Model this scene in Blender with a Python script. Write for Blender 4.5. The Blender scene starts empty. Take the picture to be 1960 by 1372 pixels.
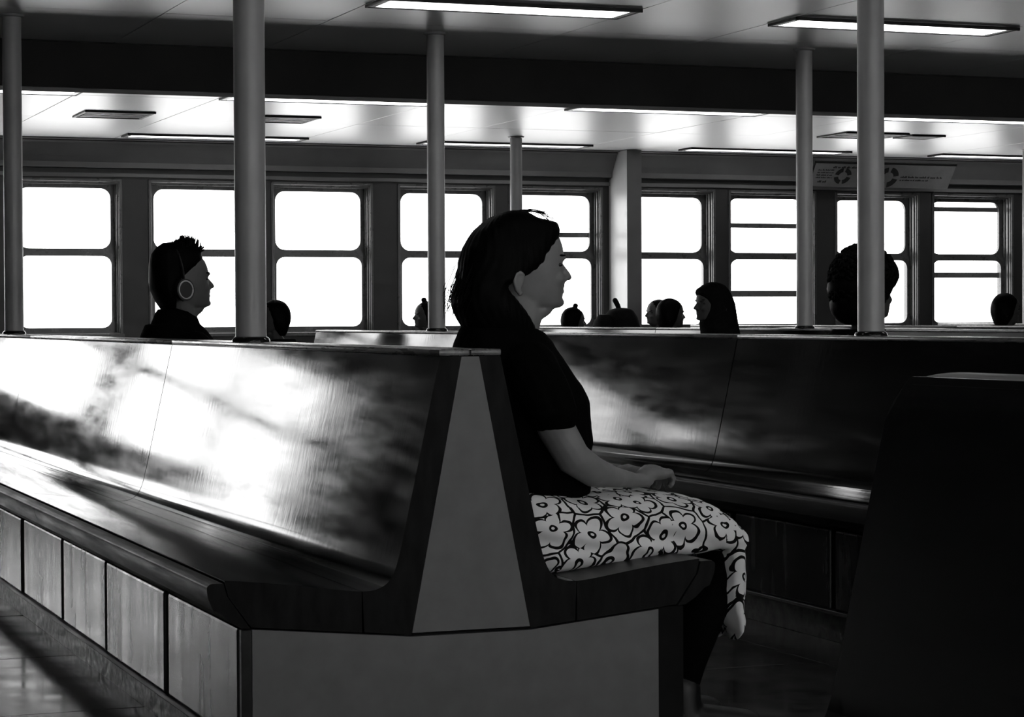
import bpy, bmesh, math, random
from mathutils import Vector, Matrix, noise

D = bpy.data
S = bpy.context.scene
COL = S.collection
random.seed(7)

# ------------------------------------------------------------------ camera
CAM_Z = 1.02
th, pit, roll = math.radians(21.1), math.atan(78 / 4350.0), 0.0048
fw = Vector((math.sin(th) * math.cos(pit), math.cos(th) * math.cos(pit), -math.sin(pit)))
rt = Vector((math.cos(th), -math.sin(th), 0))
up = rt.cross(fw)
cr, sr = math.cos(roll), math.sin(roll)
Rv, Uv = cr * rt - sr * up, sr * rt + cr * up
cam = D.objects.new('camera', D.cameras.new('camera'))
COL.objects.link(cam)
M = Matrix.Identity(4)
for i in range(3):
    M[i][0], M[i][1], M[i][2] = Rv[i], Uv[i], -fw[i]
M[2][3] = CAM_Z
cam.matrix_world = M
cam.data.sensor_fit = 'HORIZONTAL'
cam.data.sensor_width = 36
cam.data.lens = 4350 / 1960 * 36
cam.data.clip_end = 300
S.camera = cam

# ------------------------------------------------------------------ daylight: white overcast haze outside
SKY = 6.8
W = D.worlds.new('overcast_haze')
S.world = W
W.use_nodes = True
bgn = W.node_tree.nodes['Background']
bgn.inputs[0].default_value = (1, 1, 1, 1)
bgn.inputs[1].default_value = SKY
LAMP = 4.0            # fluorescent diffusers

S.view_settings.view_transform = 'Standard'
S.view_settings.look = 'None'
S.view_settings.exposure = 0.0
S.view_settings.gamma = 1.0
S.view_settings.use_curve_mapping = False
S.cycles.max_bounces = 7
S.cycles.diffuse_bounces = 3
S.cycles.glossy_bounces = 4

# ------------------------------------------------------------------ materials
def new_mat(name):
    m = D.materials.new(name)
    m.use_nodes = True
    nt = m.node_tree
    return m, nt, nt.nodes['Principled BSDF']

def ramp(nt, fac, stops):
    r = nt.nodes.new('ShaderNodeValToRGB')
    e = r.color_ramp.elements
    e[0].position, e[0].color = stops[0][0], (stops[0][1],) * 3 + (1,)
    e[1].position, e[1].color = stops[-1][0], (stops[-1][1],) * 3 + (1,)
    for p, v in stops[1:-1]:
        k = e.new(p)
        k.color = (v, v, v, 1)
    nt.links.new(fac, r.inputs[0])
    return r.outputs[0]

def noise_tex(nt, scale3, detail=4, rough=.55):
    tc = nt.nodes.new('ShaderNodeTexCoord')
    mp = nt.nodes.new('ShaderNodeMapping')
    mp.inputs['Scale'].default_value = scale3
    nt.links.new(tc.outputs['Object'], mp.inputs[0])
    n = nt.nodes.new('ShaderNodeTexNoise')
    n.inputs['Scale'].default_value = 1
    n.inputs['Detail'].default_value = detail
    n.inputs['Roughness'].default_value = rough
    nt.links.new(mp.outputs[0], n.inputs['Vector'])
    return n.outputs['Fac']

def paint(name, lo, hi, r_lo, r_hi, sc=(3, 3, 3), spec=.5, bump=0.0, bsc=(60, 60, 60), coat=0):
    m, nt, b = new_mat(name)
    f = noise_tex(nt, sc)
    nt.links.new(ramp(nt, f, [(.3, lo), (.7, hi)]), b.inputs['Base Color'])
    f2 = noise_tex(nt, tuple(v * 2.3 for v in sc))
    nt.links.new(ramp(nt, f2, [(.3, r_lo), (.72, r_hi)]), b.inputs['Roughness'])
    b.inputs['Specular IOR Level'].default_value = spec
    if coat:
        b.inputs['Coat Weight'].default_value = coat
        b.inputs['Coat Roughness'].default_value = r_lo
    if bump:
        bn = nt.nodes.new('ShaderNodeBump')
        bn.inputs['Strength'].default_value = bump
        bn.inputs['Distance'].default_value = .002
        nt.links.new(noise_tex(nt, bsc), bn.inputs['Height'])
        nt.links.new(bn.outputs[0], b.inputs['Normal'])
    return m

M_wood = paint('varnished_wood', .004, .012, .06, .13, (9, 1.2, 9), spec=.3, bump=.04, bsc=(40, 40, 9))
M_seat_dull = paint('worn_seat_wood', .008, .025, .36, .43, (9, 1.2, 9), spec=.4)
M_seat = paint('varnished_seat_wood', .010, .03, .08, .14, (9, 1.2, 9), spec=.5, bump=.02, bsc=(30, 6, 30))
M_edge = paint('worn_wood_edge', .006, .016, .32, .5, (20, 2, 20), spec=.25)
M_endgrain = paint('plywood_end_grain', .002, .007, .55, .75, (30, 30, 8), spec=.12)
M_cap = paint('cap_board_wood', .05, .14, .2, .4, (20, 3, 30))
M_grey = paint('grey_paint', .115, .14, .5, .65, (14, 14, 14), spec=.25)
M_side = paint('worn_side_panel', .006, .03, .15, .3, (7, 7, 1.0), spec=.3)
M_kick = paint('scuffed_kick_plate', .015, .10, .3, .6, (25, 25, 25))
M_dark = paint('black_gap', .006, .01, .7, .9, (5, 5, 5), spec=.1)
M_ceil = paint('enamel_ceiling', .76, .80, .33, .36, (.7, .7, .7), spec=1.0)
M_beam = paint('dark_beam_paint', .032, .042, .8, .9, (2, 2, 2), spec=.03)
M_col = paint('column_paint', .30, .36, .3, .42, (6, 6, 6), spec=.5)
M_wall = paint('wall_paint', .012, .018, .4, .55, (4, 4, 4), spec=.4)
M_wallf = paint('window_wall_paint', .018, .026, .35, .45, (4, 4, 4), spec=.4)
M_frame = paint('window_metal', .05, .07, .25, .35, (6, 6, 6), spec=.5)
M_cove = paint('cove_paint', .12, .15, .4, .5, (3, 3, 3), spec=.4)
M_fin = paint('pillar_paint', .4, .46, .3, .4, (5, 5, 5), spec=.5)
M_floor = paint('floor_tile', .01, .04, .10, .28, (2.2, 2.2, 2.2), bump=.1, bsc=(7, 7, 7))
M_grout = paint('floor_joint', .01, .02, .7, .9, (9, 9, 9), spec=.1)
M_black = paint('black_metal', .008, .015, .4, .6, (9, 9, 9), spec=.3)
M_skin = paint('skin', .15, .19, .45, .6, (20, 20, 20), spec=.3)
M_skin_shaded = paint('shaded_skin', .05, .065, .45, .6, (20, 20, 20), spec=.2)  # weaker light on the distant backlit passengers, put into the skin colour
M_skin_part_shaded = paint('part_shaded_skin', .09, .11, .45, .6, (20, 20, 20), spec=.25)  # skin darkened less, for the dimmer light on the headphones man
M_hair = paint('dark_hair', .001, .003, .4, .6, (90, 90, 8), spec=.03)
M_cloth = paint('black_cloth', .001, .0025, .8, .95, (40, 40, 40), spec=.03)
M_cloth2 = paint('charcoal_cloth', .003, .007, .8, .95, (40, 40, 40), spec=.05)
M_shoe = paint('black_leather', .005, .01, .4, .5, (20, 20, 20), spec=.3)
M_sign = paint('sign_board', .14, .18, .45, .55, (9, 9, 9), spec=.3)
M_ink = paint('sign_ink', .012, .02, .6, .7, (9, 9, 9), spec=.2)
M_eye = paint('eye', .01, .015, .2, .3, (9, 9, 9))
M_bag = paint('bag_cloth', .003, .006, .8, .95, (30, 30, 30), spec=.1)

def glass_mat():
    m, nt, b = new_mat('window_glass')
    tr = nt.nodes.new('ShaderNodeBsdfTransparent')
    tr.inputs[0].default_value = (.97, .97, .97, 1)
    gl = nt.nodes.new('ShaderNodeBsdfGlossy')
    gl.inputs['Roughness'].default_value = .02
    mx = nt.nodes.new('ShaderNodeMixShader')
    mx.inputs[0].default_value = .05
    nt.links.new(tr.outputs[0], mx.inputs[1])
    nt.links.new(gl.outputs[0], mx.inputs[2])
    nt.links.new(mx.outputs[0], nt.nodes['Material Output'].inputs[0])
    return m
M_glass = glass_mat()

def lamp_mat():
    m, nt, b = new_mat('lit_diffuser')
    e = nt.nodes.new('ShaderNodeEmission')
    e.inputs[0].default_value = (1, 1, 1, 1)
    e.inputs[1].default_value = LAMP
    nt.links.new(e.outputs[0], nt.nodes['Material Output'].inputs[0])
    return m
M_lamp = lamp_mat()

def skirt_mat():
    m, nt, b = new_mat('floral_print')
    N, L = nt.nodes, nt.links
    def math_(op, a, bb=None, c=None):
        n = N.new('ShaderNodeMath')
        n.operation = op
        for i, v in enumerate((a, bb, c)):
            if v is None:
                continue
            if isinstance(v, (int, float)):
                n.inputs[i].default_value = v
            else:
                L.new(v, n.inputs[i])
        return n.outputs[0]
    tc = N.new('ShaderNodeTexCoord')
    sp = N.new('ShaderNodeSeparateXYZ')
    L.new(tc.outputs['Object'], sp.inputs[0])
    x, y, z = sp.outputs
    u = math_('MULTIPLY', math_('ADD', x, math_('MULTIPLY', y, .25)), 11.6)
    v = math_('MULTIPLY', math_('ADD', z, math_('MULTIPLY', y, .7)), 11.6)
    nz = N.new('ShaderNodeTexNoise')
    nz.inputs['Scale'].default_value = 26
    nz.inputs['Detail'].default_value = 1
    L.new(tc.outputs['Object'], nz.inputs['Vector'])
    sc = N.new('ShaderNodeSeparateColor')
    L.new(nz.outputs['Color'], sc.inputs[0])
    u = math_('ADD', u, math_('MULTIPLY', sc.outputs[0], .2))
    v = math_('ADD', v, math_('MULTIPLY', sc.outputs[1], .2))
    cb = N.new('ShaderNodeCombineXYZ')
    L.new(u, cb.inputs[0])
    L.new(v, cb.inputs[1])

    def layer(R0, rnd):
        vo = N.new('ShaderNodeTexVoronoi')
        vo.voronoi_dimensions = '2D'
        vo.inputs['Scale'].default_value = 1
        vo.inputs['Randomness'].default_value = rnd
        L.new(cb.outputs[0], vo.inputs['Vector'])
        sub = N.new('ShaderNodeVectorMath')
        sub.operation = 'SUBTRACT'
        L.new(cb.outputs[0], sub.inputs[0])
        L.new(vo.outputs['Position'], sub.inputs[1])
        s2 = N.new('ShaderNodeSeparateXYZ')
        L.new(sub.outputs[0], s2.inputs[0])
        r = vo.outputs['Distance']
        cs = N.new('ShaderNodeSeparateColor')
        L.new(vo.outputs['Color'], cs.inputs[0])
        ang = math_('ADD', math_('MULTIPLY', math_('ARCTAN2', s2.outputs[1], s2.outputs[0]), 2.5), math_('MULTIPLY', cs.outputs[0], 6.0))
        pet = math_('ABSOLUTE', math_('COSINE', ang))
        R = math_('MULTIPLY', math_('ADD', math_('MULTIPLY', math_('POWER', pet, .7), .42), .58), R0)
        out = math_('LESS_THAN', math_('ABSOLUTE', math_('SUBTRACT', r, R)), .045)
        inside = math_('LESS_THAN', r, R)
        # petal creases
        cre = math_('MULTIPLY', math_('LESS_THAN', math_('MULTIPLY', pet, r), .02), math_('MULTIPLY', inside, math_('GREATER_THAN', r, .2)))
        eye = math_('MULTIPLY', math_('LESS_THAN', r, .125), math_('GREATER_THAN', r, .05))
        return out, inside, cre, eye, vo
    out, inside, cre, eye, vo = layer(.54, .62)
    ed = N.new('ShaderNodeTexVoronoi')
    ed.voronoi_dimensions = '2D'
    ed.feature = 'DISTANCE_TO_EDGE'
    ed.inputs['Scale'].default_value = 1
    ed.inputs['Randomness'].default_value = .62
    L.new(cb.outputs[0], ed.inputs['Vector'])
    edge = math_('LESS_THAN', ed.outputs['Distance'], .035)
    edge = math_('MULTIPLY', edge, math_('SUBTRACT', 1, inside))
    blk = math_('MAXIMUM', out, math_('MAXIMUM', eye, edge))
    col = N.new('ShaderNodeMix')
    col.data_type = 'RGBA'
    L.new(blk, col.inputs['Factor'])
    col.inputs['A'].default_value = (.74, .74, .74, 1)
    col.inputs['B'].default_value = (.006, .006, .006, 1)
    L.new(col.outputs['Result'], b.inputs['Base Color'])
    b.inputs['Roughness'].default_value = .9
    b.inputs['Specular IOR Level'].default_value = .1
    return m
M_skirt = skirt_mat()

# ------------------------------------------------------------------ mesh helpers
class MB:
    def __init__(s):
        s.v, s.f = [], []

    def add(s, vs, fs):
        o = len(s.v)
        s.v += [tuple(p) for p in vs]
        s.f += [tuple(i + o for i in f) for f in fs]
        return s

    def box(s, x0, x1, y0, y1, z0, z1, b=0.0):
        if b <= 0:
            vs = [(x, y, z) for x in (x0, x1) for y in (y0, y1) for z in (z0, z1)]
            return s.add(vs, [(0, 1, 3, 2), (4, 6, 7, 5), (0, 4, 5, 1), (2, 3, 7, 6), (0, 2, 6, 4), (1, 5, 7, 3)])
        bm = bmesh.new()
        bmesh.ops.create_cube(bm, size=1)
        for v in bm.verts:
            v.co = ((x0 + x1) / 2 + v.co.x * (x1 - x0), (y0 + y1) / 2 + v.co.y * (y1 - y0), (z0 + z1) / 2 + v.co.z * (z1 - z0))
        bmesh.ops.bevel(bm, geom=bm.edges[:], offset=b, segments=2, affect='EDGES', profile=.5)
        bm.verts.index_update()
        s.add([v.co[:] for v in bm.verts], [[v.index for v in f.verts] for f in bm.faces])
        bm.free()
        return s

    def prism(s, prof, y0, y1):
        """closed (x, z) outline swept along Y"""
        n = len(prof)
        vs = [(x, y0, z) for x, z in prof] + [(x, y1, z) for x, z in prof]
        fs = [(i, (i + 1) % n, n + (i + 1) % n, n + i) for i in range(n)]
        fs += [tuple(range(n - 1, -1, -1)), tuple(range(n, 2 * n))]
        return s.add(vs, fs)

    def prism_x(s, prof, x0, x1):
        """closed (y, z) outline swept along X"""
        n = len(prof)
        vs = [(x0, y, z) for y, z in prof] + [(x1, y, z) for y, z in prof]
        fs = [(i, (i + 1) % n, n + (i + 1) % n, n + i) for i in range(n)]
        fs += [tuple(range(n - 1, -1, -1)), tuple(range(n, 2 * n))]
        return s.add(vs, fs)

    def lathe(s, prof, cx, cy, n=32):
        """(r, z) profile turned about a vertical axis, closed at both ends"""
        vs, fs = [], []
        for r, z in prof:
            for k in range(n):
                a = 2 * math.pi * k / n
                vs.append((cx + r * math.cos(a), cy + r * math.sin(a), z))
        for i in range(len(prof) - 1):
            for k in range(n):
                k2 = (k + 1) % n
                fs.append((i * n + k, i * n + k2, (i + 1) * n + k2, (i + 1) * n + k))
        fs.append(tuple(range(n - 1, -1, -1)))
        m = (len(prof) - 1) * n
        fs.append(tuple(m + k for k in range(n)))
        return s.add(vs, fs)

    def rings(s, rs):
        """list of equal-length rings of points joined to a closed skin"""
        n = len(rs[0])
        vs, fs = [], []
        for r in rs:
            vs += r
        for i in range(len(rs) - 1):
            for k in range(n):
                k2 = (k + 1) % n
                fs.append((i * n + k, i * n + k2, (i + 1) * n + k2, (i + 1) * n + k))
        fs.append(tuple(range(n - 1, -1, -1)))
        m = (len(rs) - 1) * n
        fs.append(tuple(m + k for k in range(n)))
        return s.add(vs, fs)

    def tube(s, pts, ra, rb=None, seg=14, caps=True):
        """limb through pts: ra = half width sideways (about Y), rb = half width in the plane"""
        P = [Vector(p) for p in pts]
        rb = rb or ra
        R = []
        data = []
        for i, p in enumerate(P):
            t = (P[min(i + 1, len(P) - 1)] - P[max(i - 1, 0)]).normalized()
            side = Vector((0, 1, 0)) - t * t.y
            if side.length < .25:
                side = Vector((1, 0, 0)) - t * t.x
            side.normalize()
            data.append((p, t, side, t.cross(side), ra[i], rb[i]))
        if caps:
            p, t, sd, nn, a, b = data[0]
            e = min(a, b)
            data = [(p - t * e * q, t, sd, nn, a * w, b * w) for q, w in ((.98, .2), (.8, .6), (.45, .89))] + data
            p, t, sd, nn, a, b = data[-1]
            e = min(a, b)
            data += [(p + t * e * q, t, sd, nn, a * w, b * w) for q, w in ((.45, .89), (.8, .6), (.98, .2))]
        for p, t, sd, nn, a, b in data:
            R.append([(p + sd * a * math.cos(2 * math.pi * k / seg) + nn * b * math.sin(2 * math.pi * k / seg))[:] for k in range(seg)])
        return s.rings(R)

    def ball(s, c, r, seg=14, ring=8, rot=None):
        R = []
        for i in range(ring + 1):
            a = math.pi * (i + .0) / ring
            a = min(max(a, .12), math.pi - .12)
            row = []
            for k in range(seg):
                b = 2 * math.pi * k / seg
                v = Vector((r[0] * math.sin(a) * math.cos(b), r[1] * math.sin(a) * math.sin(b), r[2] * math.cos(a)))
                if rot:
                    v.rotate(rot)
                row.append((c[0] + v.x, c[1] + v.y, c[2] + v.z))
            R.append(row)
        return s.rings(R)

    def slices(s, rows, cy=0, p=2.3, n=32):
        """rows of (z, x_front, x_back, half_width): a body built from level sections"""
        R = []
        for z, xf, xb, w in rows:
            xc, a = (xf + xb) / 2, (xf - xb) / 2
            row = []
            for k in range(n):
                t = 2 * math.pi * k / n
                c, q = math.cos(t), math.sin(t)
                row.append((xc + a * math.copysign(abs(c) ** (2 / p), c), cy + w * math.copysign(abs(q) ** (2 / p), q), z))
            R.append(row)
        return s.rings(R)

    def mesh(s, name, mat, smooth=None, origin=(0, 0, 0)):
        me = D.meshes.new(name)
        o = origin
        me.from_pydata([(v[0] - o[0], v[1] - o[1], v[2] - o[2]) for v in s.v], [], s.f)
        bm = bmesh.new()
        bm.from_mesh(me)
        bmesh.ops.recalc_face_normals(bm, faces=bm.faces[:])
        bm.to_mesh(me)
        bm.free()
        if mat:
            me.materials.append(mat)
        if smooth is not None:
            me.shade_smooth()
            if smooth < 3:
                me.set_sharp_from_angle(angle=smooth)
        return me

def link(name, me, parent=None, loc=(0, 0, 0)):
    o = D.objects.new(name, me)
    COL.objects.link(o)
    o.location = loc
    if parent:
        o.parent = parent
    return o

def part(name, mb, mat, parent=None, smooth=None, origin=(0, 0, 0)):
    return link(name, mb.mesh(name, mat, smooth, origin), parent)

def tag(o, label=None, cat=None, group=None, kind=None):
    if label: o['label'] = label
    if cat: o['category'] = cat
    if group: o['group'] = group
    if kind: o['kind'] = kind
    return o

def empty(name, loc=(0, 0, 0), rz=0, sc=1):
    o = D.objects.new(name, None)
    COL.objects.link(o)
    o.location = loc
    o.rotation_euler = (0, 0, rz)
    o.scale = (sc, sc, sc)
    o.empty_display_size = .1
    return o

def copy_tree(o, parent=None):
    c = o.copy()
    COL.objects.link(c)
    c.parent = parent
    for ch in list(o.children):
        copy_tree(ch, c)
    return c

def remesh(name, mb, mat, voxel, it=4, disp=None, origin=(0, 0, 0), fac=.5):
    """weld overlapping closed shapes into one continuous skin"""
    tmp = link('tmp', mb.mesh('tmp', None))
    r = tmp.modifiers.new('r', 'REMESH')
    r.mode = 'VOXEL'
    r.voxel_size = voxel
    r.use_smooth_shade = True
    if it:
        sm = tmp.modifiers.new('s', 'SMOOTH')
        sm.factor = fac
        sm.iterations = it
    dg = bpy.context.evaluated_depsgraph_get()
    dg.update()
    me = D.meshes.new_from_object(tmp.evaluated_get(dg))
    me.name = name
    D.objects.remove(tmp)
    if disp:
        nr = [v.normal.copy() for v in me.vertices]
        for v, n in zip(me.vertices, nr):
            v.co = v.co + n * disp(v.co)
    for v in me.vertices:
        v.co = v.co - Vector(origin)
    me.materials.clear()
    me.materials.append(mat)
    me.shade_smooth()
    return me

def catmull(pts, n=6):
    out = []
    P = [pts[0]] + list(pts) + [pts[-1]]
    for i in range(1, len(P) - 2):
        p0, p1, p2, p3 = P[i - 1], P[i], P[i + 1], P[i + 2]
        for k in range(n):
            t = k / n
            out.append(tuple(.5 * ((2 * p1[j]) + (-p0[j] + p2[j]) * t + (2 * p0[j] - 5 * p1[j] + 4 * p2[j] - p3[j]) * t * t
                                   + (-p0[j] + 3 * p1[j] - 3 * p2[j] + p3[j]) * t ** 3) for j in range(len(p1))))
    out.append(tuple(pts[-1]))
    return out

# ------------------------------------------------------------------ room shell
XL, XR, YB, YF = -2.75, 14.2, -4.2, 17.75
ZN, ZF, ZTOP = 2.53, 2.42, 2.75

fl = tag(part('floor', MB().box(XL - .1, XR + .1, YB - .1, YF + .3, -.12, -.004), M_grout), kind='structure')
tile = MB().box(.0025, .9975, .0025, .9975, -.02, 0, .002).mesh('floor_tile', M_floor)
for i in range(-3, 5):
    for j in range(2, 13):
        t = link('floor_tile', tile, fl, (i + .25, j - .08, random.uniform(-.0008, .0008)))
plain = MB().box(XL, -2.7525, YB, YF, -.02, 0).box(-2.7475, XR, YB, 1.9175, -.02, 0).box(-2.7475, XR, 12.9225, YF, -.02, 0).box(5.2525, XR, 1.9225, 12.9175, -.02, 0)
part('floor_covering', plain, M_floor, fl)

ce = tag(part('ceiling', MB().box(XL - .1, XR + .1, YB - .1, YF + .3, 2.56, ZTOP), M_dark), kind='structure')
part('ceiling_deck', MB().box(XL, XR, 12.62, YF, 2.44, 2.56), M_dark, ce)
part('ceiling_lining', MB().box(XL, XR, YB, 8.0, ZN, 2.56), M_ceil, ce)
NEAR = [(3.30, 4.63), (5.475, 6.80), (7.65, 8.98), (1.125, 2.455)]
FARX = [(1.17, 2.57), (3.47, 4.88), (5.84, 7.27), (8.15, 9.66), (10.55, 11.98)]
def xjoints(fx):
    e = sorted([x for a in fx for x in a])
    return [XL] + ([-.4] if e[0] > .3 else []) + e + [x for x in (11.3, 12.7) if x > e[-1] + .3] + [XR]
def panels(xs, ys, z, h):
    for a, b in zip(xs, xs[1:]):
        for c, d in zip(ys, ys[1:]):
            part('ceiling_panel', MB().box(a + .003, b - .003, c + .003, d - .003, z + random.uniform(0, .0015), z + h, .0015), M_ceil, ce)
panels(xjoints(NEAR), [8.0, 9.4, 11.12, 12.37], ZN, .02)
panels(xjoints(FARX), [12.62, 14.2, 15.75, 17.6], ZF, .02)

bmz = 2.277
tag(part('ceiling_beam', MB().box(XL, XR, 12.37, 12.62, bmz, 2.56, .006), M_beam), kind='structure')
o = D.objects['ceiling_beam']
part('beam_angle', MB().box(XL, XR, 12.362, 12.37, ZN - .008, ZN, .002), M_beam, o)

# unseen dark box left of the view, added to darken the bench back reflections
tag(part('reflection_dark_box', MB().box(XL + .002, 1.0, 12.63, 17.49, 2.25, ZF - .002, .01), M_beam), kind='structure')

# windows: eight in view, more to the left and right along the same wall
WINS = [-1.90, -1.07, -.06, .94, 1.80, 2.79, 3.855, 4.85, 5.918, 6.895, 7.955, 8.94, 9.99, 10.98, 12.03, 13.02]
BWIN = [-2.6 + .9 * i for i in range(18)]
WW, OL, OR_, Z0, Z1 = .72, .05, .045, .91, 2.10

def wall_with_openings(name, lefts, ya, yb, mat):
    m = MB().box(XL, XR, ya, yb, 0, Z0).box(XL, XR, ya, yb, Z1, ZTOP)
    xs = XL
    for L in lefts + [None]:
        e = XR if L is None else L - OL
        m.box(xs, e, ya, yb, Z0, Z1)
        xs = 0 if L is None else L + WW + OR_
    return tag(part(name, m, mat), kind='structure')
wall_with_openings('wall_front', WINS, YF, YF + .23, M_wallf)
wall_with_openings('wall_back', BWIN, YB - .23, YB, M_wall)
tag(part('wall_left', MB().box(XL - .12, XL, YB - .1, YF + .23, 0, ZTOP), M_wall), kind='structure')
tag(part('wall_right', MB().box(XR, XR + .12, YB - .1, YF + .23, 0, ZTOP), M_wall), kind='structure')

def rrect(x0, x1, z0, z1, r, n=6):
    pts = []
    for cx, cz, a0 in ((x1 - r, z1 - r, 0), (x0 + r, z1 - r, 90), (x0 + r, z0 + r, 180), (x1 - r, z0 + r, 270)):
        for k in range(n + 1):
            a = math.radians(a0 + 90 * k / n)
            pts.append((cx + r * math.cos(a), cz + r * math.sin(a)))
    return pts

def ring_frame(mb, ox0, ox1, oz0, oz1, inner, y0, y1):
    """flat frame with a rounded opening, from y0 to y1"""
    n = len(inner)
    q = n // 4
    outer = []
    cor = [(ox1, oz1), (ox0, oz1), (ox0, oz0), (ox1, oz0)]
    for i in range(n):
        c = cor[i // q]
        x, z = inner[i]
        k = i % q
        if k == 0 or k == q - 1:
            # project straight out to the nearest side
            if (i // q) in (0, 2):
                outer.append((c[0], z) if k == 0 else (x, c[1]))
            else:
                outer.append((x, c[1]) if k == 0 else (c[0], z))
        else:
            outer.append(c)
    vs, fs = [], []
    for y in (y0, y1):
        vs += [(x, y, z) for x, z in inner] + [(x, y, z) for x, z in outer]
    for i in range(n):
        j = (i + 1) % n
        fs.append((i, j, n + j, n + i))
        fs.append((2 * n + i, 3 * n + i, 3 * n + j, 2 * n + j))
        fs.append((i, 2 * n + i, 2 * n + j, j))
        fs.append((n + i, n + j, 3 * n + j, 3 * n + i))
    mb.add(vs, fs)
    return mb

# window meshes, local to the left edge of the glass at the inner wall face
w0, w1 = -OL, WW + OR_
fr = MB()
fr.box(w0, w0 + .006, .005, .22, Z0, Z1).box(w1 - .006, w1, .005, .22, Z0, Z1).box(w0, w1, .005, .22, Z1 - .006, Z1).box(w0, w1, .005, .22, Z0, Z0 + .008)
for yy in (.035, .085):
    fr.box(w1 - .016, w1 - .006, yy, yy + .012, Z0, Z1).box(w0 + .006, w0 + .016, yy, yy + .012, Z0, Z1).box(w0, w1, yy, yy + .012, Z1 - .018, Z1 - .006)
fr_me = fr.mesh('window_frame', M_frame)
cas = MB()
cas.box(w0 - .022, w0, -.012, .005, Z0 - .01, Z1 + .022, .003).box(w1, w1 + .022, -.012, .005, Z0 - .01, Z1 + .022, .003).box(w0 - .022, w1 + .022, -.012, .005, Z1, Z1 + .022, .003)
cas_me = cas.mesh('casing', M_frame)
sill_me = MB().box(w0 - .03, w1 + .03, -.03, .05, Z0 - .03, Z0, .004).mesh('sill', M_frame)
us = ring_frame(MB(), w0 + .006, w1 - .006, 1.55, Z1 - .006, rrect(0, WW, 1.58, 2.054, .078), .13, .16).mesh('upper_sash', M_frame)
ls = ring_frame(MB(), w0 + .006, w1 - .006, Z0 + .008, 1.555, rrect(0, WW, .957, 1.52, .07), .098, .128).mesh('lower_sash', M_frame)
pu = MB().box(-.02, WW + .02, .142, .148, 1.56, 2.075).mesh('pane', M_glass)
pl = MB().box(-.02, WW + .02, .110, .116, .94, 1.54).mesh('pane', M_glass)
EXTRA = {8.94: [(1.82, .042), (1.221, .055)], 6.895: [(1.722, .042)], 10.98: [(1.989, .042), (1.389, .05)]}
k = 0
for L in WINS:
    k += 1
    w = tag(empty('window_%d' % k, (L, YF, 0)), kind='structure')
    for nm, me in (('window_frame', fr_me), ('casing', cas_me), ('sill', sill_me)):
        link(nm, me, w)
    a = link('upper_sash', us, w)
    link('pane', pu, a)
    a = link('lower_sash', ls, w)
    link('pane', pl, a)
    for z, h in EXTRA.get(L, []):
        part('sash_rail', MB().box(w0 + .01, w1 - .01, .162, .19, z - h / 2, z + h / 2, .004), M_frame, w)
for L in BWIN:
    k += 1
    w = tag(empty('window_%d' % k, (L + WW, YB, 0), math.pi), kind='structure')
    link('window_frame', fr_me, w)
    link('upper_sash', us, w)
    link('lower_sash', ls, w)

# cove between the far ceiling and the window wall
cv = [(17.56, 2.42), (17.545, 2.40), (17.56, 2.385), (17.63, 2.29), (17.66, 2.245), (17.665, 2.205), (17.75, 2.2), (17.75, 2.44), (17.56, 2.44)]
tag(part('trim_1', MB().prism_x(cv, XL, XR), M_cove), kind='structure')
tag(part('trim_2', MB().box(XL, XR, 17.50, 17.545, ZF - .012, ZF, .003), M_cove), kind='structure')
tag(part('trim_3', MB().box(XL, XR, 17.715, 17.75, 2.135, 2.165, .004), M_cove), kind='structure')

# ------------------------------------------------------------------ ceiling lights
def ceiling_light(x0, x1, y0, y1, z, label, group):
    t = empty('ceiling_light', ((x0 + x1) / 2, (y0 + y1) / 2, z))
    tag(t, label, 'ceiling light', group)
    c, d = (x1 - x0) / 2, (y1 - y0) / 2
    f = MB().box(-c, c, -d, -d + .014, -.017, 0, .002).box(-c, c, d - .012, d, -.014, 0, .002).box(-c, -c + .012, -d, d, -.014, 0, .002).box(c - .012, c, -d, d, -.014, 0, .002)
    part('frame', f, M_black, t)
    part('diffuser', MB().box(-c + .045, c - .045, -d + .02, d - .02, -.010, -.002), M_lamp, t)
    part('end_plate', MB().box(-c + .014, -c + .045, -d + .02, d - .02, -.012, 0, .002), M_col, t)
    part('end_plate', MB().box(c - .045, c - .014, -d + .02, d - .02, -.012, 0, .002), M_col, t)
ceiling_light(3.30, 4.63, 10.19, 10.50, ZN, 'lit fluorescent ceiling light at the top centre, above the woman', 'near ceiling lights')
ceiling_light(5.475, 6.80, 10.19, 10.50, ZN, 'lit fluorescent ceiling light at the top right, crossed by the thick post', 'near ceiling lights')
for r_, yy in enumerate((7.05, 3.75, .45)):
    for c_, (a, b) in enumerate(NEAR[:3]):
        ceiling_light(a - 2.175, b - 2.175, yy, yy + .31, ZN, 'lit fluorescent ceiling light %s of the row over the %s' % (('left', 'middle', 'right')[c_], ('nearest bench', 'side aisle', 'seats beside the camera', 'seats behind the camera')[r_]), 'near ceiling lights')
nm_b = ['far left end', 'left, just right of the thick front post', 'centre, above the wall pillar', 'right, beyond the thick right post']
for i, (a, b) in enumerate(FARX[:4]):
    ceiling_light(a, b, 13.86, 14.14, ZF, 'slim ceiling light peeping below the dark beam, ' + nm_b[i], 'ceiling lights just behind the beam')
nm_w = ['left, ending behind the thick front post', 'centre, behind the woman\'s post', 'right of the wall pillar', 'rightmost, above the life ring sign']
for i, (a, b) in enumerate(FARX[1:]):
    ceiling_light(a, b, 16.98, 17.24, ZF, 'slim ceiling light along the window wall, ' + nm_w[i], 'ceiling lights along the window wall')

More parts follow.
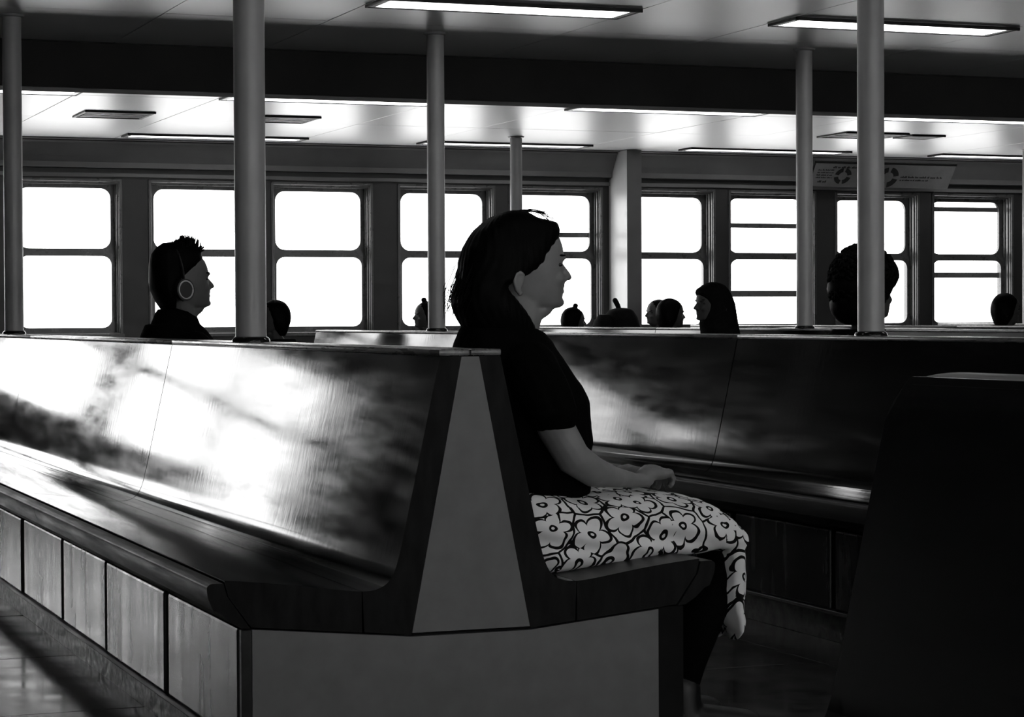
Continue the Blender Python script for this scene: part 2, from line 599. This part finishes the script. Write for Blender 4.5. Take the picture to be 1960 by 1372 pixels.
def vent(x0, x1, y0, y1, label):
    t = empty('ceiling_vent', ((x0 + x1) / 2, (y0 + y1) / 2, ZF))
    tag(t, label, 'vent', 'square vents in the far ceiling')
    c, d = (x1 - x0) / 2, (y1 - y0) / 2
    f = MB().box(-c, c, -d, -d + .02, -.014, 0, .003).box(-c, c, d - .02, d, -.012, 0, .003).box(-c, -c + .02, -d, d, -.012, 0, .003).box(c - .02, c, -d, d, -.012, 0, .003)
    part('frame', f, M_black, t)
    part('backing', MB().box(-c + .03, c - .03, -d + .03, d - .03, -.006, 0), M_black, t)
    for q in range(4):
        yy = -d + .07 + q * (2 * d - .12) / 4
        part('louvre', MB().box(-c + .03, c - .03, yy, yy + .05, -.011, -.008), M_black, t)
vent(2.82, 3.30, 15.2, 15.68, 'square vent in the far ceiling at the left, in front of the wall light')
vent(3.98, 4.46, 15.2, 15.68, 'square vent in the far ceiling beside the thick front post')
vent(8.60, 9.15, 15.2, 15.68, 'square vent in the far ceiling between the two right posts')
vent(9.22, 9.52, 15.28, 15.58, 'small square vent in the far ceiling just right of the thick right post')

# ------------------------------------------------------------------ columns
def column(x, y, zb, zt, label):
    t = empty('column', (x, y, zb))
    tag(t, label, 'post', 'round steel posts')
    h = zt - zb
    part('shaft', MB().lathe([(.0465, .012), (.0465, h - .008)], 0, 0, 40), M_col, t, .8)
    part('base_ring', MB().lathe([(.057, 0), (.057, .005), (.053, .012), (.047, .016)], 0, 0, 32), M_wood, t, .8)
    part('top_collar', MB().lathe([(.048, h - .014), (.06, h - .010), (.064, h)], 0, 0, 32), M_col, t, .8)
CZB = .9515
column(1.713, 6.60, CZB, ZN, 'thick grey post rising from the nearest bench beside the headphones man')
column(1.755, 11.40, CZB, ZN, 'grey post at the far left edge, on the nearest bench')
column(3.985, 6.88, CZB, ZN, 'thick grey post in front of the curly-haired person')
column(3.972, 11.40, CZB, ZN, 'grey post left of the woman\'s head, on the second bench')
column(6.175, 11.40, CZB, ZN, 'grey post left of the curly-haired person, on the third bench')
column(6.37, 16.40, 0, ZF, 'thin distant post rising behind the woman\'s head')
column(11.02, 16.40, 0, ZF, 'thin distant post at the right edge of the picture')

t = empty('wall_pillar', (7.80, 17.36, 0))
tag(t, 'pale square pillar standing out from the window wall right of the woman', 'pillar')
part('pillar_body', MB().box(-.065, .065, .004, .386, 0, 2.415, .004), M_fin, t)
part('front_plate', MB().box(-.066, .066, -.004, .004, 0, 2.415, .002), M_cove, t)

# ------------------------------------------------------------------ life ring sign
sg = empty('safety_sign', (10.25, 17.49, 2.25))
tag(sg, 'long tilted notice board with two life ring symbols above the right windows', 'sign')
sgb = []
tilt = math.atan2(.14, .19)
def on_sign(mb):
    for i, (x, y, z) in enumerate(mb.v):
        # board lies in X (length) and Z (height); lean its foot towards the wall
        mb.v[i] = (x, y * math.cos(tilt) - z * math.sin(tilt), y * math.sin(tilt) + z * math.cos(tilt))
    return mb
HS = .118
part('board', on_sign(MB().box(-.70, .70, -.006, .006, -HS, HS, .002)), M_sign, sg)
part('board_frame', on_sign(MB().box(-.71, .71, -.004, .01, HS, HS + .02, .002).box(-.712, -.70, -.004, .01, -HS, HS + .02, .002)), M_black, sg)
for hx in (-.55, .55):
    part('bracket', MB().box(hx - .012, hx + .012, -.06, .105, .082, .090), M_black, sg)
def life_ring(cx, cz, R):
    for q in range(4):
        a0 = math.radians(45 + 90 * q - 34)
        pts_o = [(cx + R * math.cos(a0 + math.radians(68) * i / 8), cz + R * math.sin(a0 + math.radians(68) * i / 8)) for i in range(9)]
        pts_i = [(cx + R * .52 * math.cos(a0 + math.radians(68) * i / 8), cz + R * .52 * math.sin(a0 + math.radians(68) * i / 8)) for i in range(8, -1, -1)]
        part('ring_segment', on_sign(MB().prism(pts_o + pts_i, -.0085, -.006)), M_ink, sg)
life_ring(-.40, -.005, .082)
life_ring(.05, -.01, .105)
rg = random.Random(3)
def text_row(x0, x1, z, h):
    m = MB()
    x = x0
    while x < x1:
        n = rg.randint(2, 7)
        for _ in range(n):
            w = h * rg.uniform(.35, .6)
            hh = h * rg.choice((.62, .62, 1))
            if x + w > x1:
                break
            m.box(x, x + w, -.0075, -.006, z, z + hh)
            x += w + h * .14
        x += h * .55
    part('text_line', on_sign(m), M_ink, sg)
text_row(-.52, -.28, .075, .02)
for zz in (.048, .022, -.004, -.03):
    text_row(-.66, -.50, zz, .012)
text_row(-.63, -.54, -.075, .02)
text_row(.18, .60, -.012, .018)
text_row(.18, .47, -.042, .014)

# ------------------------------------------------------------------ benches
BACK_O = catmull([(.071, .936), (.0876, .86), (.1052, .78), (.124, .695), (.144, .605), (.1625, .522), (.176, .474), (.194, .444), (.222, .4295), (.252, .427)], 6)
BACK = BACK_O + [(.248, .338), (.14, .327), (.021, .936)]
SEAT_T = catmull([(.2535, .427), (.30, .432), (.40, .447), (.48, .457), (.5585, .4645)], 4)
SEAT = SEAT_T + [(.55, .43), (.50, .362), (.2535, .338)]
NOSE = [(.5605, .4585), (.584, .4595)] + catmull([(.590, .4585), (.5955, .454), (.597, .447), (.594, .428), (.583, .402)], 3) + [(.570, .397), (.548, .377), (.522, .361), (.503, .360), (.5535, .432)]

def bench(cx, y0, y1, joints, label, cat='bench', rounded=False):
    t = empty('bench', (cx, y0, 0))
    tag(t, label, cat, 'back-to-back wooden benches')
    cuts = [y0] + [j for j in joints if y0 + .2 < j < y1 - .2] + [y1]
    O = (0, y0, 0)
    for s in (-1, 1):
        for a, b in zip(cuts, cuts[1:]):
            g = .0035
            m = MB().prism([(s * u, z) for u, z in BACK], a + g, b - g)
            if rounded and b == y1:
                for i, (x, y, z) in enumerate(m.v):
                    if y > y1 - .05:
                        dz = z - (.951 - .11)
                        if dz > 0:
                            m.v[i] = (x, min(y, y1 - .11 + math.sqrt(max(0, .0121 - dz * dz))), z)
            bk = part('backrest', m, M_wood, t, .6, O)
            bk.data.materials.append(M_endgrain)
            for p_ in bk.data.polygons:
                if abs(p_.normal.y) > .9:
                    p_.material_index = 1
            bk = part('seat', MB().prism([(s * u, z) for u, z in SEAT], a + g, b - g), M_seat if s < 0 else M_seat_dull, t, .6, O)
            bk.data.materials.append(M_endgrain)
            for p_ in bk.data.polygons:
                if abs(p_.normal.y) > .9:
                    p_.material_index = 1
        nc = [y0] + [j - .45 for j in joints if y0 + .8 < j < y1 - .2] + [y1]
        for a, b in zip(nc, nc[1:]):
            bk = part('seat_edge', MB().prism([(s * u, z) for u, z in NOSE], a + .001, b - .001), M_edge, t, .6, O)
            bk.data.materials.append(M_endgrain)
            for p_ in bk.data.polygons:
                if abs(p_.normal.y) > .9:
                    p_.material_index = 1
        for a, b in zip(cuts, cuts[1:]):
            e = .06 if (rounded and b == y1) else 0
            if rounded:
                if s > 0:
                    arc = [(.0735 * math.cos(math.pi * i / 14), .925 + .016 * math.sin(math.pi * i / 14)) for i in range(15)]
                    part('top_board', MB().prism(arc, a + .002, b - .002 - e), M_edge, t, .6, O)
                continue
            lo, hi = (.0008, .0735) if s > 0 else (-.0735, -.0008)
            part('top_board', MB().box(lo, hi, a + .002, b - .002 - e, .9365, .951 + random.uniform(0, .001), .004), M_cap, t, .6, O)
        # base: side panels in a row, kick plate, rail
        y = y0 + .02
        widths = [.72, .76, .69, .75, .72]
        q = 0
        while y < y1 - .1:
            w = min(widths[q % 5], y1 - .02 - y)
            jit = random.uniform(-.004, .003)
            xa, xb = sorted((s * (.508), s * (.522 + jit)))
            part('side_panel', MB().box(xa, xb, y + .02, y + w - .02, .108, .357, .006), M_side, t, None, O)
            y += w
            q += 1
        xa, xb = sorted((s * .47, s * .478))
        part('kick_plate', MB().box(xa, xb, y0 + .03, y1 - .03, 0, .105), M_kick, t, None, O)
        xa, xb = sorted((s * .47, s * .528))
        part('base_rail', MB().box(xa, xb, y0 + .015, y1 - .015, .094, .108, .003), M_edge, t, None, O)
    part('base_core', MB().box(-.505, .505, y0 + .03, y1 - .03, .1, .325), M_dark, t, None, O)
    for e, (ya, yb) in enumerate(((y0 + .003, y0 + .022), (y1 - .022, y1 - .003))):
        if rounded and e == 1:
            pf = [(-.139, .331), (.139, .331), (.04, .84), (-.04, .84)]
        else:
            pf = [(-.1385, .331), (.1385, .331), (.0205, .935), (-.0205, .935)]
        part('end_panel', MB().prism(pf, ya, yb), M_grey, t, None, O)
        part('base_end_panel', MB().prism([(-.498, 0), (.455, 0), (.455, .353), (.14, .3225), (-.14, .3225), (-.498, .357)], ya + .002, yb), M_grey, t, None, O)
        part('corner_post', MB().box(-.522, -.499, ya + .001, yb, 0, .357, .002), M_edge, t, None, O)
        part('corner_post', MB().box(.456, .522, ya + .01, yb + .004, .1, .357, .002), M_dark, t, None, O)
    return t

bench(1.72, 4.71, 13.4, [7.38, 10.25], 'long varnished bench with a grey end panel that the woman sits on')
bench(1.72, -.9, 2.79, [.6], 'dark bench back in the right foreground, cut off by the picture edge', rounded=True)
bench(3.98, 4.71, 13.48, [7.75, 10.6], 'dark varnished bench facing the woman, second row from the camera')
bench(6.24, 4.71, 17.0, [7.6, 10.5, 13.4], 'third row bench, seen as a thin top line behind the second bench')
bench(8.50, 4.71, 17.6, [7.6, 10.5, 13.4], 'fourth row bench, only its top edge showing at the right')
bench(10.76, 4.71, 17.3, [7.6, 10.5, 13.4], 'farthest row bench, its top edge showing at the far right below the window')

# ------------------------------------------------------------------ people
# figures are drawn facing +X around the point (1.98, 0, .44): the seat under the pelvis
PO = (1.98, 0, .44)

def arm(mb, s, dx, hand_dz):
    a = [(1.945, .150, .905), (1.962, .182, .84), (1.985, .195, .765), (2.03, .195, .692), (2.088, .18, .658), (2.15, .155, .643), (2.225, .112, .630), (2.262, .088, .629)]
    r = [.05, .047, .046, .043, .038, .031, .0215, .022]
    mb.tube([(x + dx * (1 - max(0, i - 3) / 4.0), s * y, z + (hand_dz if i > 5 else 0)) for i, (x, y, z) in enumerate(a)], r, [q * (.95 if i < 5 else .8) for i, q in enumerate(r)])
    z = .640 + hand_dz
    # palm, bent over the lap
    mb.tube([(2.255, s * .090, z), (2.285, s * .070, z + .006), (2.308, s * .055, z + .002)], [.026, .037, .037], [.017, .020, .016])
    for i in range(4):
        y0 = .092 - i * .0205
        ln = (.85, 1, .96, .8)[i]
        mb.tube([(2.304, s * y0, z + .004), (2.304 + .032 * ln, s * (y0 - .012), z + .006), (2.304 + .047 * ln, s * (y0 - .022), z - .014), (2.304 + .040 * ln, s * (y0 - .028), z - .030)],
                [.0088, .0082, .0076, .0068], seg=10)
    mb.tube([(2.262, s * .062, z + .004), (2.286, s * .036, z + .013), (2.312, s * .026, z + .010), (2.326, s * .024, z + .004)], [.012, .0105, .0092, .008], seg=10)

def build_body():
    mb = MB()
    mb.slices([(1.042, 2.066, 1.985, .028), (1.05, 2.077, 1.958, .043), (1.065, 2.0795, 1.93, .052), (1.08, 2.0805, 1.915, .058), (1.095, 2.0815, 1.905, .063),
               (1.11, 2.0805, 1.897, .067), (1.13, 2.0785, 1.89, .071), (1.15, 2.0785, 1.884, .073), (1.17, 2.082, 1.882, .073), (1.19, 2.079, 1.882, .071),
               (1.21, 2.072, 1.885, .067), (1.235, 2.054, 1.895, .058), (1.252, 2.015, 1.915, .04), (1.262, 1.985, 1.935, .018)], p=2.25)
    mb.tube([(2.071, 0, 1.156), (2.083, 0, 1.138), (2.095, 0, 1.122), (2.098, 0, 1.1165)], [.0075, .009, .0115, .0115], [.008, .0085, .0095, .0092], seg=12)
    for s in (-1, 1):
        mb.ball((2.083, s * .0115, 1.1125), (.0115, .0085, .008))
        mb.ball((1.940, s * .0775, 1.104), (.014, .006, .027), rot=Matrix.Rotation(.25, 3, 'Y'))
        mb.tube([(1.950, s * .079, 1.108), (1.953, s * .081, 1.120), (1.943, s * .083, 1.128), (1.931, s * .083, 1.122), (1.927, s * .083, 1.108), (1.931, s * .082, 1.092), (1.938, s * .080, 1.081)], [.0048] * 7, seg=8)
        mb.ball((1.943, s * .079, 1.078), (.008, .005, .009))
        mb.ball((2.05, s * .037, 1.112), (.022, .022, .018))
        mb.ball((2.066, s * .03, 1.163), (.015, .022, .006))
    mb.ball((2.0765, 0, 1.0965), (.0125, .021, .0055))
    mb.ball((2.0755, 0, 1.0825), (.0125, .019, .006))
    mb.ball((2.070, 0, 1.056), (.0175, .02, .013))
    mb.tube([(1.93, 0, .93), (1.962, 0, .985), (1.974, 0, 1.02), (1.968, 0, 1.085)], [.062, .052, .050, .052], [.065, .055, .053, .055])
    mb.ball((2.018, 0, 1.036), (.042, .038, .022), rot=Matrix.Rotation(-.35, 3, 'Y'))
    mb.ball((1.985, 0, 1.06), (.06, .05, .028))
    mb.slices([(.455, 2.10, 1.91, .165), (.52, 2.11, 1.90, .172), (.6, 2.09, 1.89, .148), (.68, 2.09, 1.88, .138), (.75, 2.098, 1.87, .142), (.8, 2.098, 1.862, .148),
               (.87, 2.07, 1.848, .155), (.92, 2.035, 1.838, .145), (.95, 2.015, 1.845, .115), (.975, 2.0, 1.865, .07)], p=2.5)
    arm(mb, -1, 0, 0)
    arm(mb, 1, .045, -.008)
    for s in (-1, 1):
        mb.tube([(1.99, s * .085, .525), (2.2, s * .095, .525), (2.39, s * .10, .508), (2.44, s * .10, .482), (2.445, s * .10, .41), (2.405, s * .10, .30), (2.365, s * .10, .19), (2.345, s * .10, .10), (2.352, s * .10, .06)],
                [.08, .070, .058, .05, .046, .052, .043, .032, .034])
        mb.tube([(2.33, s * .10, .04), (2.42, s * .105, .035), (2.51, s * .11, .024)], [.032, .04, .032], [.03, .026, .016])
    return remesh('body', mb, M_skin, .0045, 3, origin=PO)

def build_shirt(mat, sleeve_to=.797):
    mb = MB()
    mb.slices([(.575, 2.128, 1.905, .168), (.62, 2.125, 1.893, .166), (.68, 2.125, 1.878, .162), (.72, 2.132, 1.868, .165), (.77, 2.134, 1.858, .168), (.82, 2.124, 1.85, .170),
               (.86, 2.106, 1.838, .170), (.9, 2.078, 1.826, .165), (.935, 2.052, 1.818, .15), (.96, 2.045, 1.817, .12), (.985, 2.025, 1.822, .088), (1.0, 1.995, 1.828, .066)], p=2.5)
    for s, dx in ((-1, 0), (1, .045)):
        mb.tube([(1.94 + dx, s * .148, .905), (1.955 + dx, s * .182, .86), (1.968 + dx, s * .194, .825), (1.976 + dx, s * .198, sleeve_to + .004)], [.062, .060, .058, .058], [.064, .062, .060, .060])
        # open hem, cut square
        mb.tube([(1.973 + dx, s * .197, sleeve_to + .012), (1.977 + dx, s * .199, sleeve_to - .004)], [.0585, .0595], [.0605, .0615], caps=False)
    mb.tube([(2.05, .14, .82), (2.105, .17, .76), (2.135, .18, .72)], [.05, .05, .045], [.05, .045, .035])
    def fold(p):
        return .004 * math.sin(p.z * 62 + p.x * 30) * max(0, 1 - abs(p.z - .7) * 4) + .003 * noise.noise(p * 22)
    return remesh('shirt', mb, mat, .005, 4, fold, PO)

def lap(xs, cy, p=2.7, n=40, pb=5.0):
    """cross-sections of a lap: rounded on top, squared off where the cloth lies on the seat"""
    R = []
    for x, z0, z1, w in xs:
        zc, h = (z0 + z1) / 2, (z1 - z0) / 2
        row = []
        for k in range(n):
            c, q = math.cos(2 * math.pi * k / n), math.sin(2 * math.pi * k / n)
            e = 2 / (p if q > 0 else pb)
            row.append((x, cy + w * math.copysign(abs(c) ** e, c), zc + h * math.copysign(abs(q) ** e, q)))
        R.append(row)
    return R

def build_skirt():
    mb = MB()
    mb.rings(lap([(1.905, .43, .60, .15), (1.93, .416, .63, .20), (1.98, .416, .630, .222), (2.06, .424, .613, .228), (2.15, .433, .609, .228), (2.27, .445, .604, .222),
                  (2.35, .452, .592, .212), (2.405, .456, .577, .203), (2.458, .457, .548, .195), (2.494, .457, .512, .18)], 0, 2.7))
    mb.slices([(.232, 2.492, 2.482, .13), (.255, 2.506, 2.474, .15), (.285, 2.512, 2.462, .16), (.325, 2.513, 2.438, .168), (.36, 2.512, 2.429, .174), (.40, 2.511, 2.429, .18), (.44, 2.509, 2.425, .184), (.48, 2.502, 2.41, .186), (.505, 2.489, 2.40, .18)], p=2.8)
    def fold(p):
        d = .006 * noise.noise(Vector((p.x * 7, p.y * 16, p.z * 16))) + .003 * noise.noise(p * 26)
        if p.z < .58 and p.x < 2.42:
            d += .006 * math.sin((p.z * 1.0 + (p.x - 1.9) * .22) * 95) * max(0, min(1, (.60 - p.z) * 12)) * max(0, min(1, (p.z - .45) * 30))
        if p.x > 2.4:
            d += .004 * math.sin(p.y * 70 + p.z * 8) * max(0, min(1, (.5 - p.z) * 8))
        return d
    return remesh('skirt', mb, M_skirt, .005, 5, fold, PO)

def build_trousers():
    mb = MB()
    mb.slices([(.442, 2.10, 1.905, .175), (.5, 2.125, 1.893, .185), (.58, 2.11, 1.885, .168), (.62, 2.10, 1.885, .155)], p=2.6)
    for s in (-1, 1):
        mb.tube([(1.99, s * .085, .525), (2.2, s * .095, .528), (2.40, s * .10, .512), (2.466, s * .10, .482), (2.452, s * .10, .41), (2.41, s * .10, .30), (2.37, s * .10, .19), (2.35, s * .10, .085)],
                [.088, .078, .068, .06, .057, .06, .055, .05])
    return remesh('trousers', mb, M_cloth2, .008, 3, origin=PO)

def build_shoes():
    out = []
    for s in (-1, 1):
        mb = MB()
        mb.tube([(2.345, s * .10, .125), (2.347, s * .10, .075), (2.352, s * .10, .05)], [.05, .05, .05])
        mb.tube([(2.325, s * .10, .044), (2.42, s * .105, .042), (2.525, s * .11, .032)], [.045, .053, .045], [.045, .04, .03])
        out.append(remesh('shoe', mb, M_shoe, .007, 3, origin=PO))
    return out

def eyes(root):
    for s in (-1, 1):
        part('eye', MB().ball((2.0525, s * .0465, 1.1455), (.0125, .0075, .0052)), M_eye, root, 3.2, PO)
        part('eyebrow', MB().ball((2.058, s * .046, 1.168), (.016, .008, .003)), M_hair, root, 3.2, PO)

body_me, shoe_me, trouser_me = build_body(), build_shoes(), build_trousers()
body_shaded, body_part_shaded = body_me.copy(), body_me.copy()
body_shaded.materials[0], body_part_shaded.materials[0] = M_skin_shaded, M_skin_part_shaded  # same body, with the lower light levels painted into its skin
shirt_black = build_shirt(M_cloth)
shirt_dark = shirt_black.copy()
shirt_dark.materials[0] = M_cloth2

def strands(mb, rows, rad=.0009):
    for pts in rows:
        mb.tube(pts, [rad] * (len(pts) - 1) + [rad * .4], seg=4, caps=False)

def hair_woman():
    mb = MB()
    mb.slices([(.975, 2.0, 1.845, .055), (.99, 2.006, 1.838, .068), (1.006, 2.0, 1.828, .074), (1.022, 1.988, 1.820, .079), (1.042, 1.972, 1.812, .084), (1.066, 1.950, 1.810, .086), (1.085, 1.930, 1.817, .088), (1.098, 1.928, 1.820, .089),
               (1.106, 1.950, 1.822, .089), (1.114, 1.970, 1.822, .088), (1.122, 1.988, 1.823, .086), (1.132, 2.010, 1.825, .085), (1.153, 2.036, 1.827, .084), (1.185, 2.052, 1.837, .082), (1.21, 2.064, 1.852, .079), (1.228, 2.068, 1.865, .075),
               (1.246, 2.062, 1.885, .066), (1.258, 2.012, 1.903, .055), (1.268, 1.995, 1.922, .042), (1.275, 1.985, 1.945, .024)], p=2.9, n=40)
    def lock(p):
        a = math.atan2(p.y, p.x - 1.94)
        return .0007 * math.sin(a * 34 + 9 * noise.noise(p * 9)) + .0022 * noise.noise(p * 22)
    me = remesh('hair', mb, M_hair, .0045, 3, lock)
    rg = random.Random(5)
    st = MB()
    rows = []
    for i in range(46):
        y = rg.uniform(-.07, .07)
        z0 = rg.uniform(1.05, 1.12)
        o_ = rg.uniform(0, .010)
        rows.append([(1.832, y, z0 + .03), (1.820 - o_ * .4, y, z0), (1.811 - o_, y, z0 - .022), (1.806 - o_ * .6, y, z0 - .045)])
    for i in range(14):
        y = rg.uniform(-.03, .03)
        rows.append([(1.95 + rg.uniform(0, .03), y, 1.272), (1.99 + rg.uniform(-.01, .01), y, 1.277 + rg.uniform(0, .003)), (2.02 + rg.uniform(0, .02), y, 1.268 + rg.uniform(0, .005)), (2.05 + rg.uniform(0, .012), y, 1.252)])
    strands(st, rows)
    sm = st.mesh('strands', M_hair, 3.2)
    bm = bmesh.new()
    bm.from_mesh(me)
    bm.from_mesh(sm)
    bm.to_mesh(me)
    bm.free()
    for v in me.vertices:
        v.co -= Vector(PO)
    me.shade_smooth()
    return me

def skull_rows(grow, z_from, top, front):
    rows = []
    for z, xf, xb, w in [(1.05, 1.925, 1.92, .03), (1.066, 1.928, 1.908, .052), (1.088, 1.93, 1.893, .066), (1.11, 1.932, 1.882, .070), (1.13, 1.94, 1.872, .073), (1.15, 1.95, 1.870, .075), (1.17, 2.0, 1.868, .075), (1.19, 2.04, 1.869, .073),
                         (1.21, 2.058, 1.872, .069), (1.235, 2.052, 1.882, .06), (1.254, 2.02, 1.902, .044), (1.266, 1.99, 1.928, .022)]:
        if z >= z_from:
            rows.append((z + (z - 1.15) * top, xf + front, xb - grow, w + grow))
    return rows

def hair_spiky():
    mb = MB()
    mb.slices(skull_rows(.005, 1.05, .20, .004), p=2.4)
    rg = random.Random(11)
    for i in range(150):
        x, y = rg.uniform(1.90, 2.045), rg.uniform(-.05, .05)
        h = 1.262 + .03 * max(0, 1 - abs(x - 2.0) / .06) - y * y * 4 - max(0, 1.93 - x) * .35
        l = rg.uniform(.012, .026)
        mb.tube([(x, y, h - .012), (x + l * .35, y + rg.uniform(-.006, .006), h + l)], [.006, .0012], seg=5, caps=False)
    for i in range(40):
        y = rg.uniform(-.045, .045)
        mb.tube([(2.035, y, 1.238 + rg.uniform(0, .02)), (2.058 + rg.uniform(0, .008), y, 1.245 + rg.uniform(0, .024))], [.006, .0012], seg=5, caps=False)
    return mb.mesh('hair', M_hair, 1.0, PO)

def hair_curly():
    mb = MB()
    rg = random.Random(2)
    mb.ball((1.955, 0, 1.195), (.13, .12, .125), 24, 16)
    mb.ball((2.0, 0, 1.21), (.115, .105, .09), 20, 12)
    mb.ball((1.915, 0, 1.13), (.085, .10, .085), 20, 12)
    mb.ball((1.905, 0, 1.095), (.078, .095, .08), 20, 12)
    mb.ball((1.905, 0, 1.155), (.088, .105, .075), 20, 12)
    for i in range(900):
        a, b = rg.uniform(0, 2 * math.pi), math.acos(rg.uniform(-.75, 1))
        v = Vector((.134 * math.sin(b) * math.cos(a), .118 * math.sin(b) * math.sin(a), .126 * math.cos(b)))
        if v.x > .05 and v.z < -.005:
            continue
        if v.z < -.02:
            c = Vector((1.945, 0, 1.165))
            v *= .93
        else:
            c = Vector((1.962, 0, 1.195))
        q = rg.uniform(.006, .012)
        mb.ball((c + v)[:], (q, q, q), 7, 5)
    return mb.mesh('hair', M_hair, 3.2, PO)

def hair_full(bun=False):
    mb = MB()
    mb.slices([(1.02, 1.965, 1.90, .05), (1.04, 1.978, 1.891, .066), (1.07, 1.998, 1.879, .084), (1.11, 2.02, 1.868, .09), (1.14, 2.035, 1.862, .088), (1.17, 2.052, 1.862, .083), (1.20, 2.062, 1.868, .077), (1.225, 2.058, 1.88, .068),
               (1.246, 2.038, 1.898, .055), (1.261, 2.01, 1.92, .038), (1.27, 1.985, 1.945, .018)], p=2.4)
    if bun:
        mb.ball((2.0, 0, 1.282), (.026, .024, .022))
    return remesh('hair', mb, M_hair, .006, 3, lambda p: .003 * noise.noise(p * 20), PO)

def hood():
    mb = MB()
    mb.slices([(.93, 2.03, 1.82, .15), (.97, 2.04, 1.815, .12), (1.0, 2.05, 1.815, .098), (1.03, 2.055, 1.818, .088), (1.06, 2.05, 1.822, .086), (1.10, 2.046, 1.828, .087), (1.14, 2.052, 1.835, .087),
               (1.18, 2.068, 1.85, .086), (1.21, 2.085, 1.866, .082), (1.232, 2.08, 1.88, .074), (1.255, 2.045, 1.90, .06), (1.27, 2.01, 1.93, .04), (1.275, 1.99, 1.95, .02)], p=2.5)
    return remesh('headscarf', mb, M_cloth2, .006, 4, lambda p: .004 * noise.noise(p * 12), PO)

def person(loc, rz, sc, label, top, hair_me, bottom=True, hname='hair', skin=None):
    r = empty('person', loc, rz, sc)
    tag(r, label, 'person', 'seated passengers')
    link('body', skin or body_shaded, r)
    link('shirt', top, r)
    if bottom:
        link('trousers', trouser_me, r)
    for m in shoe_me:
        link('shoe', m, r)
    link(hname, hair_me, r)
    eyes(r)
    return r

w = person((1.98, 5.06, .44), 0, 1, 'seated woman in profile with dark bobbed hair, black top and floral skirt', shirt_black, hair_woman(), bottom=False, skin=body_me)
tg = MB()
for s_ in (-1, 1):
    tg.tube([(2.05, s_ * .09, .525), (2.2, s_ * .095, .525), (2.39, s_ * .10, .508), (2.445, s_ * .10, .482), (2.447, s_ * .10, .41), (2.404, s_ * .10, .30), (2.364, s_ * .10, .19), (2.344, s_ * .10, .10), (2.348, s_ * .10, .06)],
            [.076, .074, .062, .056, .051, .057, .048, .037, .038])
link('tights', remesh('tights', tg, M_cloth, .006, 2, None, PO), w)
link('skirt', build_skirt(), w)['label'] = 'white skirt printed with black-outlined flowers'

man = person((2.012, 8.56, .428), math.radians(12), 1.05, 'man with spiky short hair wearing headphones behind the nearest bench', shirt_black, hair_spiky(), skin=body_part_shaded)
part('collar', MB().slices([(.95, 2.03, 1.84, .12), (.985, 2.026, 1.848, .085), (1.01, 2.02, 1.858, .072), (1.035, 1.985, 1.872, .066), (1.05, 1.94, 1.885, .05)], p=2.4), M_cloth, man, 1.2, PO)
man.rotation_euler.y = math.radians(-5)
hp = empty('headphones', man.location, math.radians(12), 1.05)
hp.rotation_euler.y = math.radians(-5)
tag(hp, 'dark on-ear headphones with a pale ring on the spiky-haired man', 'headphones')
for s in (-1, 1):
    c = part('ear_cup', MB().prism([(1.945 + .034 * math.cos(a * math.pi / 12), 1.115 + .04 * math.sin(a * math.pi / 12)) for a in range(24)], *sorted((s * .080, s * .104))), M_black, hp, .6, PO)
    ring = MB()
    P = [(1.945 + .027 * math.cos(a * math.pi / 12), s * .105, 1.115 + .032 * math.sin(a * math.pi / 12)) for a in range(25)]
    ring.tube(P, [.003] * 25, seg=6, caps=False)
    part('pale_ring', ring, M_fin, c, 3.2, PO)
band = MB()
P = [(1.945, .094 * math.cos(a * math.pi / 16), 1.15 + .127 * math.sin(a * math.pi / 16)) for a in range(17)]
band.tube(P, [.009] * 17, [.004] * 17, seg=8)
part('headband', band, M_black, hp, 3.2, PO)

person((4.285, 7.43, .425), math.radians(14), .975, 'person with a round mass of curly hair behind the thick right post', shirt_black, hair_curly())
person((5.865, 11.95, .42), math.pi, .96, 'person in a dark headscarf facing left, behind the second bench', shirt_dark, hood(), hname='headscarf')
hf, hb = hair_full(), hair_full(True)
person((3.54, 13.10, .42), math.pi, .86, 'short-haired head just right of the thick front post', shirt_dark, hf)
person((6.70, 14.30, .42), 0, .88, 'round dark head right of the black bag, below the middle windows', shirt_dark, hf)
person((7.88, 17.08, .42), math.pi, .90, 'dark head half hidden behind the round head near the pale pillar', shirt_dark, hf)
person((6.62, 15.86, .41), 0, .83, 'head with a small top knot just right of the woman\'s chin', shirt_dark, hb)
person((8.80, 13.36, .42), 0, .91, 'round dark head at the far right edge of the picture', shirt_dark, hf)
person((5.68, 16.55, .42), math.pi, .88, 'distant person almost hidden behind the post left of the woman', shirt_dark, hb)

# black bag on the third bench
bg = empty('backpack', (6.60, 14.93, .44))
tag(bg, 'black soft bag with an upright handle on the bench, left of the round head', 'bag')
def bag_noise(p):
    return .006 * noise.noise(p * 9)
mb = MB()
mb.slices([(0, .10, -.10, .13), (.05, .12, -.12, .145), (.30, .13, -.13, .15), (.5, .125, -.12, .14), (.58, .11, -.11, .12), (.63, .08, -.08, .09), (.645, .04, -.04, .05)], p=2.8)
me = remesh('bag_body', mb, M_bag, .012, 3, bag_noise)
link('bag_body', me, bg)
mb = MB()
mb.slices([(0, -.06, -.20, .10), (.05, -.06, -.22, .12), (.45, -.06, -.22, .115), (.55, -.07, -.20, .09), (.60, -.09, -.17, .05)], p=2.6)
link('bag_pocket', remesh('bag_pocket', mb, M_bag, .012, 3, bag_noise), bg)
part('handle', MB().tube([(-.01, .0, .62), (-.025, .0, .665), (-.045, .0, .70)], [.018, .018, .019], seg=12), M_bag, bg, 3.2)
